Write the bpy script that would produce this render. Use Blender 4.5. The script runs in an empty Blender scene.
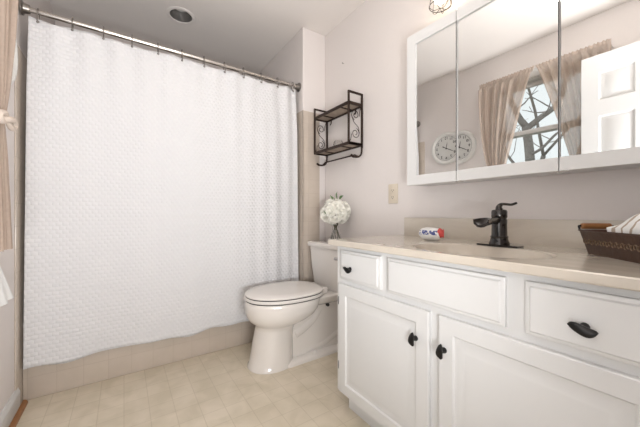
import bpy, bmesh, math, random
from mathutils import Vector, Matrix
random.seed(7)
PI = math.pi
S = bpy.context.scene
COL = S.collection

# ------------------------------------------------------------------ camera, world, lights, exposure
cam_d = bpy.data.cameras.new('camera'); cam = bpy.data.objects.new('camera', cam_d); COL.objects.link(cam)
FPX = 290.0
cam_d.sensor_width = 36.0; cam_d.lens = 36.0 * FPX / 640.0; cam_d.clip_start = 0.02
TH = math.atan(196.0 / FPX)
cam.location = (0, 0, 0.924); cam.rotation_euler = (PI / 2, 0, -TH)
S.camera = cam

w = bpy.data.worlds.new('overcast_sky'); S.world = w; w.use_nodes = True
wb = w.node_tree.nodes['Background']; wb.inputs[0].default_value = (0.96, 0.985, 1.0, 1); wb.inputs[1].default_value = 1.0

S.view_settings.view_transform = 'Standard'; S.view_settings.look = 'None'
S.view_settings.exposure = 0.27; S.view_settings.gamma = 1.0; S.view_settings.use_curve_mapping = False

def area(name, loc, rot, sx, sy, e, col):
    d = bpy.data.lights.new(name, 'AREA'); d.shape = 'RECTANGLE'; d.size = sx; d.size_y = sy; d.energy = e; d.color = col
    o = bpy.data.objects.new(name, d); COL.objects.link(o); o.location = loc; o.rotation_euler = rot
    return o
# added area light behind the camera, aimed up and forward as bounced fill
area('added_fill_light', (0.08, -0.45, 0.72), (math.radians(145), 0, 0), 0.55, 0.55, 46, (0.965, 0.98, 1.0))

# ------------------------------------------------------------------ materials
def new_mat(name):
    m = bpy.data.materials.new(name); m.use_nodes = True
    return m, m.node_tree.nodes, m.node_tree.links, m.node_tree.nodes['Principled BSDF']
def mat(name, col, rough=0.5, metal=0.0, noise=0.0, nscale=30, bump=0.0, coat=0.0, trans=0.0, emit=None, es=0):
    m, n, l, b = new_mat(name)
    b.inputs['Roughness'].default_value = rough; b.inputs['Metallic'].default_value = metal
    b.inputs['Coat Weight'].default_value = coat; b.inputs['Transmission Weight'].default_value = trans
    b.inputs['Base Color'].default_value = (*col, 1)
    tc = n.new('ShaderNodeTexCoord'); t = n.new('ShaderNodeTexNoise'); t.inputs['Scale'].default_value = nscale; t.inputs['Detail'].default_value = 5
    l.new(tc.outputs['Object'], t.inputs['Vector'])
    mx = n.new('ShaderNodeMix'); mx.data_type = 'RGBA'
    mx.inputs[6].default_value = (*[c * (1 - noise) for c in col], 1); mx.inputs[7].default_value = (*[min(1, c * (1 + noise)) for c in col], 1)
    l.new(t.outputs['Fac'], mx.inputs[0]); l.new(mx.outputs[2], b.inputs['Base Color'])
    if bump:
        bp = n.new('ShaderNodeBump'); bp.inputs['Strength'].default_value = bump; bp.inputs['Distance'].default_value = 0.002
        l.new(t.outputs['Fac'], bp.inputs['Height']); l.new(bp.outputs[0], b.inputs['Normal'])
    if emit:
        b.inputs['Emission Color'].default_value = (*emit, 1); b.inputs['Emission Strength'].default_value = es
    return m

M = {}
M['wall'] = mat('wall_paint', (0.745, 0.695, 0.67), 0.75, noise=0.015, nscale=60, bump=0.04)
M['ceil'] = mat('ceiling_paint', (0.81, 0.76, 0.72), 0.85, noise=0.01, nscale=60)
M['white'] = mat('white_satin_paint', (0.70, 0.695, 0.685), 0.32, noise=0.01)
M['trimw'] = mat('white_trim_paint', (0.66, 0.658, 0.65), 0.4, noise=0.01)
M['porc'] = mat('bone_porcelain', (0.76, 0.715, 0.67), 0.12, noise=0.004, coat=0.6)
M['seat'] = mat('bone_plastic', (0.76, 0.72, 0.68), 0.22, noise=0.004)
M['bronze'] = mat('oil_rubbed_bronze', (0.014, 0.010, 0.009), 0.20, metal=0.1, noise=0.3, nscale=25, coat=0.4)
M['black'] = mat('black_iron', (0.012, 0.011, 0.011), 0.38, metal=0.4, noise=0.2)
M['shelfmetal'] = mat('brown_wrought_iron', (0.035, 0.02, 0.014), 0.5, metal=0.4, noise=0.3)
M['nickel'] = mat('brushed_nickel', (0.62, 0.59, 0.56), 0.25, metal=1.0, noise=0.03)
M['hookmetal'] = mat('dull_nickel_hooks', (0.30, 0.28, 0.26), 0.35, metal=1.0, noise=0.03)
M['mirror'] = mat('mirror_silver', (0.87, 0.875, 0.87), 0.0, metal=1.0)
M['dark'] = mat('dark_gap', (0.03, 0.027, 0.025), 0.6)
M['almond'] = mat('almond_plastic', (0.68, 0.60, 0.49), 0.35)
M['towel'] = mat('white_terry', (0.85, 0.85, 0.84), 0.95, noise=0.03, nscale=300, bump=0.5)
M['petal'] = mat('cream_petals', (0.95, 0.925, 0.85), 0.6, noise=0.06, nscale=40)
M['leaf'] = mat('green_leaf', (0.10, 0.20, 0.07), 0.5, noise=0.3, nscale=40)
M['stem'] = mat('olive_stem', (0.10, 0.10, 0.045), 0.5, noise=0.3)
M['bulb'] = mat('lit_bulb', (1, 0.9, 0.75), 0.3, emit=(1.0, 0.83, 0.62), es=11)
M['fillglow'] = mat('fill_globe_glow', (0.9, 0.9, 0.88), 0.3, emit=(1.0, 0.975, 0.95), es=15)  # glow of the added, unseen fill globe
M['bark'] = mat('grey_bark', (0.24, 0.22, 0.20), 0.9, noise=0.35, nscale=12, bump=0.6)
M['ground'] = mat('winter_grass', (0.16, 0.15, 0.09), 1.0, noise=0.4, nscale=2)
M['basket'] = mat('dark_stained_basket', (0.055, 0.024, 0.014), 0.38, noise=0.35, nscale=60, bump=0.4)
M['basketorn'] = mat('worn_scrollwork', (0.16, 0.10, 0.06), 0.4, metal=0.3, noise=0.4, nscale=120)
M['handlewood'] = mat('honey_wood', (0.33, 0.14, 0.045), 0.4, noise=0.3, nscale=50)
M['quarter'] = mat('stained_quarter_round', (0.30, 0.13, 0.045), 0.4, noise=0.3, nscale=40)
M['clockwhite'] = mat('distressed_white_wood', (0.74, 0.73, 0.70), 0.55, noise=0.10, nscale=60)
M['clockface'] = mat('clock_face_paper', (0.66, 0.655, 0.63), 0.6, noise=0.06, nscale=30)
M['ink'] = mat('charcoal_ink', (0.03, 0.03, 0.032), 0.6)
M['red'] = mat('red_wrapper', (0.60, 0.07, 0.06), 0.35, noise=0.1)
M['canin'] = mat('recessed_reflector', (0.30, 0.285, 0.27), 0.35, metal=0.7, noise=0.05)
M['shelfwood'] = mat('weathered_shelf_wood', (0.34, 0.27, 0.21), 0.6, noise=0.35, nscale=28, bump=0.3)

def glass(name, col=(1, 1, 1), rough=0.0, ior=1.45):
    m, n, l, b = new_mat(name)
    b.inputs['Base Color'].default_value = (*col, 1); b.inputs['Transmission Weight'].default_value = 1; b.inputs['Roughness'].default_value = rough
    b.inputs['IOR'].default_value = ior
    return m
M['glass'] = glass('clear_glass')
def pane_glass():
    m, n, l, b = new_mat('window_pane_glass')
    g = n.new('ShaderNodeBsdfGlossy'); g.inputs['Roughness'].default_value = 0.02
    t = n.new('ShaderNodeBsdfTransparent'); t.inputs[0].default_value = (0.96, 0.98, 0.98, 1)
    x = n.new('ShaderNodeMixShader'); x.inputs[0].default_value = 0.05
    l.new(t.outputs[0], x.inputs[1]); l.new(g.outputs[0], x.inputs[2]); l.new(x.outputs[0], n['Material Output'].inputs[0])
    return m
M['pane'] = pane_glass()

def math_node(n, l, op, a, b=None):
    q = n.new('ShaderNodeMath'); q.operation = op
    for i, v in enumerate((a, b)):
        if v is None: continue
        if isinstance(v, (int, float)): q.inputs[i].default_value = v
        else: l.new(v, q.inputs[i])
    return q.outputs[0]

def sheer(name, col, transp):
    m, n, l, b = new_mat(name)
    d = n.new('ShaderNodeBsdfDiffuse'); d.inputs[0].default_value = (*col, 1)
    tl = n.new('ShaderNodeBsdfTranslucent'); tl.inputs[0].default_value = (*col, 1)
    tr = n.new('ShaderNodeBsdfTransparent')
    tc = n.new('ShaderNodeTexCoord'); nz = n.new('ShaderNodeTexNoise'); nz.inputs['Scale'].default_value = 90
    l.new(tc.outputs['Object'], nz.inputs['Vector'])
    x1 = n.new('ShaderNodeMixShader'); x1.inputs[0].default_value = 0.45
    l.new(d.outputs[0], x1.inputs[1]); l.new(tl.outputs[0], x1.inputs[2])
    x2 = n.new('ShaderNodeMixShader')
    f = math_node(n, l, 'MULTIPLY_ADD', nz.outputs['Fac'], 0.16)
    f.node.inputs[2].default_value = transp - 0.08
    l.new(f, x2.inputs[0]); l.new(x1.outputs[0], x2.inputs[1]); l.new(tr.outputs[0], x2.inputs[2])
    l.new(x2.outputs[0], n['Material Output'].inputs[0])
    return m
M['sheer'] = sheer('tan_sheer_fabric', (0.60, 0.49, 0.41), 0.24)
M['liner'] = sheer('tan_vinyl_liner', (0.45, 0.38, 0.31), 0.15)

def waffle():
    m, n, l, b = new_mat('white_waffle_weave')
    b.inputs['Roughness'].default_value = 0.9
    tc = n.new('ShaderNodeTexCoord'); sp = n.new('ShaderNodeSeparateXYZ'); l.new(tc.outputs['UV'], sp.inputs[0])
    cx_ = n.new('ShaderNodeCombineXYZ'); l.new(sp.outputs[0], cx_.inputs[0]); l.new(sp.outputs[1], cx_.inputs[1])
    row = math_node(n, l, 'FLOOR', math_node(n, l, 'DIVIDE', sp.outputs[1], 0.0205))
    odd = math_node(n, l, 'MULTIPLY', math_node(n, l, 'MODULO', math_node(n, l, 'ADD', row, 400), 2), 0.5)
    fx = math_node(n, l, 'FRACT', math_node(n, l, 'ADD', math_node(n, l, 'DIVIDE', sp.outputs[0], 0.027), math_node(n, l, 'ADD', odd, 100)))
    fy = math_node(n, l, 'FRACT', math_node(n, l, 'DIVIDE', math_node(n, l, 'ADD', sp.outputs[1], 8.2), 0.0205))
    hx_ = math_node(n, l, 'SINE', math_node(n, l, 'MULTIPLY', fx, PI)); hy_ = math_node(n, l, 'SINE', math_node(n, l, 'MULTIPLY', fy, PI))
    hh = math_node(n, l, 'POWER', math_node(n, l, 'MULTIPLY', hx_, hy_), 0.6)
    bp = n.new('ShaderNodeBump'); bp.inputs['Strength'].default_value = 0.8; bp.inputs['Distance'].default_value = 0.0032
    l.new(hh, bp.inputs['Height']); l.new(bp.outputs[0], b.inputs['Normal'])
    b.inputs['Base Color'].default_value = (0.70, 0.693, 0.70, 1)
    b.inputs['Transmission Weight'].default_value = 0.0
    return m
M['waffle'] = waffle()

def tiles(name, size, c1, c2, grout, gw, rough, axes='XY', vein=0.0, bumpd=0.0, off=(0, 0)):
    m, n, l, b = new_mat(name)
    b.inputs['Roughness'].default_value = rough
    tc = n.new('ShaderNodeTexCoord'); sp = n.new('ShaderNodeSeparateXYZ'); l.new(tc.outputs['Object'], sp.inputs[0])
    ax = {'X': 0, 'Y': 1, 'Z': 2}
    cb = n.new('ShaderNodeCombineXYZ')
    for i in (0, 1):
        v = math_node(n, l, 'ADD', sp.outputs[ax[axes[i]]], off[i] + 50 * size)
        l.new(math_node(n, l, 'DIVIDE', v, size), cb.inputs[i])
    br = n.new('ShaderNodeTexBrick'); br.offset = 0; br.squash = 1
    l.new(cb.outputs[0], br.inputs['Vector'])
    br.inputs['Scale'].default_value = 1; br.inputs['Brick Width'].default_value = 1; br.inputs['Row Height'].default_value = 1
    br.inputs['Mortar Size'].default_value = gw; br.inputs['Mortar Smooth'].default_value = 0.3
    br.inputs['Color1'].default_value = (*c1, 1); br.inputs['Color2'].default_value = (*c2, 1); br.inputs['Mortar'].default_value = (*grout, 1)
    out = br.outputs['Color']
    if vein:
        nz = n.new('ShaderNodeTexNoise'); nz.inputs['Scale'].default_value = 9; nz.inputs['Detail'].default_value = 8; nz.inputs['Distortion'].default_value = 0.6
        l.new(tc.outputs['Object'], nz.inputs['Vector'])
        rp = n.new('ShaderNodeValToRGB'); l.new(nz.outputs['Fac'], rp.inputs[0])
        rp.color_ramp.elements[0].position = 0.35; rp.color_ramp.elements[0].color = (1 - vein, 1 - vein, 1 - vein * 1.3, 1)
        rp.color_ramp.elements[1].position = 0.65; rp.color_ramp.elements[1].color = (1, 1, 1, 1)
        mx = n.new('ShaderNodeMix'); mx.data_type = 'RGBA'; mx.blend_type = 'MULTIPLY'; mx.inputs[0].default_value = 1
        l.new(out, mx.inputs[6]); l.new(rp.outputs[0], mx.inputs[7]); out = mx.outputs[2]
    l.new(out, b.inputs['Base Color'])
    if bumpd:
        bp = n.new('ShaderNodeBump'); bp.inputs['Strength'].default_value = 0.5; bp.inputs['Distance'].default_value = bumpd; bp.invert = True
        l.new(br.outputs['Fac'], bp.inputs['Height']); l.new(bp.outputs[0], b.inputs['Normal'])
    return m
M['floor'] = tiles('cream_vinyl_tile', 0.1, (0.74, 0.655, 0.53), (0.71, 0.625, 0.50), (0.63, 0.55, 0.43), 0.02, 0.38, 'XY', vein=0.13)
TC = ((0.60, 0.52, 0.445), (0.58, 0.50, 0.43), (0.55, 0.47, 0.40))
M['tileYZ'] = tiles('beige_wall_tile_side', 0.108, *TC, 0.02, 0.22, 'YZ', vein=0.05, bumpd=0.001)
M['tileXZ'] = tiles('beige_wall_tile_front', 0.108, *TC, 0.02, 0.22, 'XZ', vein=0.05, bumpd=0.001)

def marble():
    m, n, l, b = new_mat('beige_cultured_marble')
    b.inputs['Roughness'].default_value = 0.16; b.inputs['Coat Weight'].default_value = 0.4
    tc = n.new('ShaderNodeTexCoord'); mp = n.new('ShaderNodeMapping'); mp.inputs['Scale'].default_value = (3.2, 1.0, 3); mp.inputs['Rotation'].default_value = (0, 0, 0.25)
    l.new(tc.outputs['Object'], mp.inputs[0])
    nz = n.new('ShaderNodeTexNoise'); nz.inputs['Scale'].default_value = 4; nz.inputs['Detail'].default_value = 7; nz.inputs['Distortion'].default_value = 1.6
    l.new(mp.outputs[0], nz.inputs['Vector'])
    r = n.new('ShaderNodeValToRGB'); l.new(nz.outputs['Fac'], r.inputs[0])
    r.color_ramp.elements[0].position = 0.30; r.color_ramp.elements[0].color = (0.55, 0.485, 0.41, 1)
    r.color_ramp.elements[1].position = 0.62; r.color_ramp.elements[1].color = (0.62, 0.56, 0.48, 1)
    l.new(r.outputs[0], b.inputs['Base Color'])
    return m
M['marble'] = marble()

def packet():
    m, n, l, b = new_mat('printed_soap_wrapper')
    b.inputs['Roughness'].default_value = 0.3
    tc = n.new('ShaderNodeTexCoord'); sp = n.new('ShaderNodeSeparateXYZ'); l.new(tc.outputs['Object'], sp.inputs[0])
    nz = n.new('ShaderNodeTexNoise'); nz.inputs['Scale'].default_value = 95; nz.inputs['Detail'].default_value = 1
    l.new(tc.outputs['Object'], nz.inputs['Vector'])
    g = math_node(n, l, 'GREATER_THAN', nz.outputs['Fac'], 0.47)
    z = sp.outputs[2]
    lo = math_node(n, l, 'GREATER_THAN', z, 0.026); hi = math_node(n, l, 'LESS_THAN', z, 0.046)
    y = sp.outputs[1]
    ya = math_node(n, l, 'LESS_THAN', math_node(n, l, 'ABSOLUTE', y), 0.046)
    f = math_node(n, l, 'MULTIPLY', math_node(n, l, 'MULTIPLY', g, lo), math_node(n, l, 'MULTIPLY', hi, ya))
    mx = n.new('ShaderNodeMix'); mx.data_type = 'RGBA'; l.new(f, mx.inputs[0])
    mx.inputs[6].default_value = (0.80, 0.79, 0.77, 1); mx.inputs[7].default_value = (0.06, 0.08, 0.26, 1)
    l.new(mx.outputs[2], b.inputs['Base Color'])
    return m
M['packet'] = packet()

def stripes_cloth():
    m, n, l, b = new_mat('striped_cotton_cloth')
    b.inputs['Roughness'].default_value = 0.9
    tc = n.new('ShaderNodeTexCoord'); wv = n.new('ShaderNodeTexWave'); wv.inputs['Scale'].default_value = 14; wv.inputs['Distortion'].default_value = 5
    l.new(tc.outputs['Object'], wv.inputs['Vector'])
    r = n.new('ShaderNodeValToRGB'); l.new(wv.outputs['Fac'], r.inputs[0])
    r.color_ramp.elements[0].position = 0.10; r.color_ramp.elements[0].color = (0.42, 0.34, 0.27, 1)
    r.color_ramp.elements[1].position = 0.22; r.color_ramp.elements[1].color = (0.80, 0.79, 0.77, 1)
    l.new(r.outputs[0], b.inputs['Base Color'])
    return m
M['stripe'] = stripes_cloth()

# ------------------------------------------------------------------ geometry helpers (all take world coordinates)
def box(bm, x0, x1, y0, y1, z0, z1, bev=0.0, seg=2):
    t = bmesh.new(); bmesh.ops.create_cube(t, size=1)
    for v in t.verts:
        v.co = Vector(((x0 + x1) / 2 + v.co.x * (x1 - x0), (y0 + y1) / 2 + v.co.y * (y1 - y0), (z0 + z1) / 2 + v.co.z * (z1 - z0)))
    if bev: bmesh.ops.bevel(t, geom=list(t.edges), offset=bev, segments=seg, affect='EDGES', profile=0.5)
    join(bm, t)
def join(bm, t, mtx=None):
    if mtx is not None: bmesh.ops.transform(t, matrix=mtx, verts=t.verts)
    mp = {v: bm.verts.new(v.co) for v in t.verts}
    for f in t.faces:
        try: bm.faces.new([mp[v] for v in f.verts])
        except ValueError: pass
    t.free()
def loft(bm, rings, cap0=True, cap1=True, closed=True):
    R = [[bm.verts.new(p) for p in r] for r in rings]
    n = len(R[0])
    for a, b in zip(R, R[1:]):
        for i in range(n if closed else n - 1):
            j = (i + 1) % n
            bm.faces.new((a[i], a[j], b[j], b[i]))
    if cap0: bm.faces.new(list(reversed(R[0])))
    if cap1: bm.faces.new(R[-1])
    return R
def tube(bm, pts, r, seg=10, closed=False, caps=True):
    P = [Vector(p) for p in pts]; n = len(P)
    rr = r if isinstance(r, (list, tuple)) else [r] * n
    rings = []; prev = None
    for i, p in enumerate(P):
        if closed: t = (P[(i + 1) % n] - P[i - 1])
        else: t = P[min(i + 1, n - 1)] - P[max(i - 1, 0)]
        t.normalize()
        if prev is None:
            up = Vector((0, 0, 1)) if abs(t.z) < 0.9 else Vector((1, 0, 0))
            a = t.cross(up).normalized()
        else:
            a = (prev - t * prev.dot(t)).normalized()
        prev = a; b = t.cross(a)
        rings.append([p + (a * math.cos(2 * PI * k / seg) + b * math.sin(2 * PI * k / seg)) * rr[i] for k in range(seg)])
    if closed: rings.append(rings[0]); loft(bm, rings, False, False); bmesh.ops.remove_doubles(bm, verts=bm.verts, dist=1e-6)
    else: loft(bm, rings, caps, caps)
def lathe(bm, prof, c, seg=32, axis='Z', cap0=True, cap1=True):
    rings = []
    for r, h in prof:
        ring = []
        for k in range(seg):
            a = 2 * PI * k / seg; u, v = r * math.cos(a), r * math.sin(a)
            p = {'Z': (u, v, h), 'X': (h, u, v), 'Y': (v, h, u)}[axis]
            ring.append(Vector(c) + Vector(p))
        rings.append(ring)
    loft(bm, rings, cap0, cap1)
def spline(pts, n=8):
    P = [Vector(p) for p in pts]; out = []
    for i in range(len(P) - 1):
        p0 = P[max(i - 1, 0)]; p1 = P[i]; p2 = P[i + 1]; p3 = P[min(i + 2, len(P) - 1)]
        for k in range(n):
            t = k / n
            out.append(0.5 * ((2 * p1) + (p2 - p0) * t + (2 * p0 - 5 * p1 + 4 * p2 - p3) * t * t + (3 * p1 - p0 - 3 * p2 + p3) * t ** 3))
    out.append(P[-1]); return out
def nested(bm, axis_x, sgn, y0, y1, z0, z1, loops, back=None):
    """nested rectangles (inset, depth behind front plane) facing sgn*X; the last one is filled."""
    rings = []
    for ins, dp in loops:
        x = axis_x - sgn * dp
        rings.append([Vector((x, y0 + ins, z0 + ins)), Vector((x, y1 - ins, z0 + ins)), Vector((x, y1 - ins, z1 - ins)), Vector((x, y0 + ins, z1 - ins))])
    loft(bm, rings, True, True)
def fgrid(bm, x0, x1, ys, zs, fill):
    """one solid slab between x0 and x1 made of the filled cells of a y/z grid, without inner faces"""
    V = {}
    def v(x, i, j):
        if (x, i, j) not in V: V[(x, i, j)] = bm.verts.new((x, ys[i], zs[j]))
        return V[(x, i, j)]
    ok = lambda i, j: 0 <= i < len(ys) - 1 and 0 <= j < len(zs) - 1 and fill(i, j)
    for i in range(len(ys) - 1):
        for j in range(len(zs) - 1):
            if not ok(i, j): continue
            for x in (x0, x1): bm.faces.new((v(x, i, j), v(x, i + 1, j), v(x, i + 1, j + 1), v(x, i, j + 1)))
            for di, dj, a, c in ((-1, 0, (i, j), (i, j + 1)), (1, 0, (i + 1, j), (i + 1, j + 1)), (0, -1, (i, j), (i + 1, j)), (0, 1, (i, j + 1), (i + 1, j + 1))):
                if not ok(i + di, j + dj): bm.faces.new((v(x0, *a), v(x0, *c), v(x1, *c), v(x1, *a)))
ORG = {}
def obj(name, bm, m, parent=None, org=None, smooth=True, angle=35):
    bmesh.ops.recalc_face_normals(bm, faces=bm.faces)
    if parent is not None: o0 = ORG[parent.name]
    elif org is not None: o0 = Vector(org)
    else: o0 = Vector((0, 0, 0))
    for v in bm.verts: v.co -= o0
    me = bpy.data.meshes.new(name); 
    if smooth:
        for f in bm.faces: f.smooth = True
        for e in bm.edges:
            if len(e.link_faces) == 2 and e.calc_face_angle(0) > math.radians(angle): e.smooth = False
    bm.to_mesh(me); bm.free()
    o = bpy.data.objects.new(name, me); COL.objects.link(o)
    if m is not None: me.materials.append(M[m] if isinstance(m, str) else m)
    if parent is not None: o.parent = parent
    else: o.location = o0
    ORG[o.name] = o0
    return o
def thing(name, label, cat, loc, group=None):
    o = bpy.data.objects.new(name, None); COL.objects.link(o); o.location = loc; o.empty_display_size = 0.05
    ORG[o.name] = Vector(loc); o['label'] = label; o['category'] = cat
    if group: o['group'] = group
    return o
def tag(o, label, cat, group=None):
    o['label'] = label; o['category'] = cat
    if group: o['group'] = group
    return o
def struct(name, bm, m, parent=None, **k):
    o = obj(name, bm, m, parent, **k)
    if parent is None: o['kind'] = 'structure'
    return o
def dup(root, loc, label=None):
    r = root.copy(); COL.objects.link(r); r.location = loc
    if label: r['label'] = label
    ORG[r.name] = Vector(loc)
    for ch in list(root.children):
        c = ch.copy(); COL.objects.link(c); c.parent = r
        for g in ch.children:
            d = g.copy(); COL.objects.link(d); d.parent = c
    return r
def B(): return bmesh.new()

# ------------------------------------------------------------------ room
XL, XW, XA = -0.42, 1.35, 1.14       # left wall, vanity wall, tub alcove side wall
YF, YR, YB, YT = -0.01, 1.92, 2.86, 2.00   # front wall face, return face, back wall, tub apron
H = 2.36
b = B(); box(b, -1.0, 1.5, -1.7, 3.0, -0.06, 0); struct('floor', b, 'floor', smooth=False)
b = B(); box(b, -1.0, 1.5, -1.7, 3.0, H, H + 0.1)
ceiling = struct('ceiling', b, 'ceil', smooth=False)
# hole for the recessed can
RC = (0.343, 2.31, 0.078)
def cut_disc_ceiling():
    bm = B()
    n = 32
    circ = [Vector((RC[0] + RC[2] * math.cos(2 * PI * k / n), RC[1] + RC[2] * math.sin(2 * PI * k / n), H)) for k in range(n)]
    x0, x1, y0, y1 = -1.0, 1.5, -1.7, 3.0
    sq = []
    for k in range(n):
        a = 2 * PI * k / n; dx, dy = math.cos(a), math.sin(a)
        tx = ((x1 if dx > 0 else x0) - RC[0]) / dx if abs(dx) > 1e-9 else 1e9
        ty = ((y1 if dy > 0 else y0) - RC[1]) / dy if abs(dy) > 1e-9 else 1e9
        t = min(tx, ty); sq.append(Vector((RC[0] + dx * t, RC[1] + dy * t, H)))
    for cx, cy in ((x0, y0), (x1, y0), (x0, y1), (x1, y1)):
        i = min(range(n), key=lambda q: (sq[q].x - cx) ** 2 + (sq[q].y - cy) ** 2); sq[i] = Vector((cx, cy, H))
    up = lambda r, dz: [p + Vector((0, 0, dz)) for p in r]
    rings = [up(sq, 0.16), sq, circ, up(circ, 0.16)]
    R = loft(bm, rings, False, False)
    for i in range(n):
        j = (i + 1) % n; bm.faces.new((R[3][i], R[3][j], R[0][j], R[0][i]))
    return bm
bpy.data.objects.remove(ceiling)
struct('ceiling', cut_disc_ceiling(), 'ceil', smooth=False)

# left wall with the window opening
WY0, WY1, WZ0, WZ1 = 0.64, 1.30, 1.02, 2.06
b = B()
for a in ((-1.0 if False else -0.12, WY0, 0, H), (WY1, 3.0, 0, H), (WY0, WY1, 0, WZ0), (WY0, WY1, WZ1, H)):
    box(b, XL - 0.12, XL, a[0], a[1], a[2], a[3])
struct('wall_left', b, 'wall', smooth=False)
b = B(); box(b, XW, XW + 0.12, -0.12, 3.0, 0, H); struct('wall_right', b, 'wall', smooth=False)
b = B(); box(b, XL, XW, YB, YB + 0.12, 0, H); struct('wall_back', b, 'wall', smooth=False)
b = B(); box(b, XA, XW, YR, YB, 0, H, 0.006, 2); struct('wall_alcove', b, 'wall', smooth=False)
# front wall with the doorway
DX0, DX1, DZ = -0.265, 0.43, 2.03
b = B()
box(b, XL, DX0, -0.12, YF, 0, H); box(b, DX1, XW, -0.12, YF, 0, H); box(b, DX0, DX1, -0.12, YF, DZ, H)
struct('wall_front', b, 'wall', smooth=False)
b = B()
for x0, x1, z0, z1 in ((DX0 - 0.05, DX0, 0, DZ + 0.06), (DX1, DX1 + 0.06, 0, DZ + 0.06), (DX0, DX1, DZ, DZ + 0.06)):
    box(b, x0, x1, -0.135, -0.12, z0, z1, 0.003)
struct('trim_1', b, 'trimw')
# hall behind the doorway
b = B(); box(b, -1.0, -0.9, -1.7, -0.12, 0, H); struct('wall_hall_left', b, 'wall', smooth=False)
b = B(); box(b, 1.4, 1.5, -1.7, -0.12, 0, H); struct('wall_hall_right', b, 'wall', smooth=False)
b = B(); box(b, -0.9, 1.4, -1.7, -1.6, 0, H); struct('wall_hall_back', b, 'wall', smooth=False)
b = B(); box(b, -0.9, XL, -0.12, -0.02, 0, H); struct('wall_hall_front', b, 'wall', smooth=False)
# tiling
TZ = 1.716
b = B(); box(b, XL, XL + 0.006, 1.90, YB, 0, TZ, 0.002); struct('trim_2', b, 'tileYZ')
b = B(); box(b, XA - 0.006, XA, YR - 0.006, YB, 0, TZ); struct('trim_3', b, 'tileYZ')
b = B(); box(b, XA - 0.006, XA + 0.15, YR - 0.006, YR, 0, TZ, 0.002); struct('trim_4', b, 'tileXZ')
b = B(); box(b, XL, XA, YB - 0.006, YB, 0, TZ); struct('trim_5', b, 'tileXZ')
# baseboards
def baseboard(name, x0, x1, y0, y1, sx):
    b = B(); xo = x1 if sx > 0 else x0; xi = x0 if sx > 0 else x1
    box(b, min(x0, x1), max(x0, x1), y0, y1, 0, 0.085, 0.001)
    ring = lambda y: [Vector((xi, y, 0.085)), Vector((xi, y, 0.105)), Vector((xi + sx * 0.006, y, 0.105)), Vector((xo, y, 0.085))]
    loft(b, [ring(y0), ring(y1)])
    struct(name, b, 'trimw')
baseboard('baseboard_left', XL, XL + 0.014, YF, 1.93, 1)
b = B()
prof = [(0, 0)] + [(0.018 * math.cos(a), 0.018 * math.sin(a)) for a in [k * PI / 12 for k in range(7)]]
loft(b, [[Vector((XL + 0.014 + p[0], y, p[1])) for p in prof] for y in (0.05, 1.975)])
struct('trim_6', b, 'quarter')
baseboard('baseboard_right', XW - 0.014, XW, 1.13, YR - 0.006, -1)

# window: casing, jamb, two sashes, glass
b = B()
cx = XL + 0.016
for y0, y1, z0, z1 in ((WY0 - 0.055, WY0, WZ0 - 0.02, WZ1 + 0.055), (WY1, WY1 + 0.055, WZ0 - 0.02, WZ1 + 0.055), (WY0, WY1, WZ1, WZ1 + 0.055), (WY0 - 0.055, WY1 + 0.055, WZ0 - 0.075, WZ0 - 0.02)):
    box(b, XL, cx, y0, y1, z0, z1, 0.003)
box(b, XL - 0.11, XL + 0.03, WY0 - 0.0, WY1 + 0.0, WZ0 - 0.02, WZ0, 0.003)
for y0, y1 in ((WY0, WY0 + 0.012), (WY1 - 0.012, WY1)): box(b, XL - 0.11, XL, y0, y1, WZ0, WZ1)
box(b, XL - 0.11, XL, WY0, WY1, WZ1 - 0.012, WZ1)
win = struct('window_1', b, 'trimw')
ZM = 1.62
def sash(x, z0, z1):
    b = B(); s = 0.036
    box(b, x - 0.015, x + 0.015, WY0 + 0.012, WY0 + 0.012 + s, z0, z1, 0.003); box(b, x - 0.015, x + 0.015, WY1 - 0.012 - s, WY1 - 0.012, z0, z1, 0.003)
    box(b, x - 0.015, x + 0.015, WY0 + 0.012, WY1 - 0.012, z0, z0 + s, 0.003); box(b, x - 0.015, x + 0.015, WY0 + 0.012, WY1 - 0.012, z1 - s, z1, 0.003)
    so = obj('window_sash', b, 'trimw', win)
    b = B(); box(b, x - 0.002, x + 0.002, WY0 + 0.03, WY1 - 0.03, z0 + 0.02, z1 - 0.02)
    obj('window_pane', b, 'pane', so, smooth=False)
sash(XL - 0.04, WZ0, ZM + 0.02); sash(XL - 0.075, ZM - 0.02, WZ1 - 0.012)

# the open door against the left wall
DXF = -0.25; dth = 0.035; DY0, DY1 = 0.0, 0.66
b = B()
d0, d1 = 0.008, 2.0
ys = (DY0, DY0 + 0.095, 0.265, 0.40, DY1 - 0.09, DY1)
zsd = (d0, 0.20, 0.82, 0.96, 1.585, 1.69, 1.88, d1)
fgrid(b, DXF - dth, DXF, ys, zsd, lambda i, j: i in (0, 2, 4) or j in (0, 2, 4, 6))
door = struct('door_1', b, 'trimw')
for (z0, z1) in ((0.20, 0.82), (0.96, 1.585), (1.69, 1.88)):
    for y0, y1 in ((ys[1], ys[2]), (ys[3], ys[4])):
        b = B()
        for sg, xf in ((1, DXF), (-1, DXF - dth)):
            nested(b, xf, sg, y0, y1, z0, z1, [(0, 0.0175), (0, 0.001), (0.010, 0.011), (0.017, 0.011), (0.036, 0.002)])
        obj('door_panel', b, 'trimw', door)
b = B(); lathe(b, [(0.028, 0), (0.028, 0.006), (0.012, 0.01), (0.011, 0.03), (0.024, 0.036), (0.029, 0.048), (0.024, 0.058), (0.0005, 0.062)], (DXF, 0.60, 0.90), 24, 'X')
obj('door_knob', b, 'nickel', door)
for z in (0.25, 1.05, 1.75):
    b = B(); lathe(b, [(0.006, z - 0.045), (0.006, z + 0.045)], (DXF - 0.035 / 2, -0.005, 0), 12); obj('hinge', b, 'nickel', door)

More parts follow.
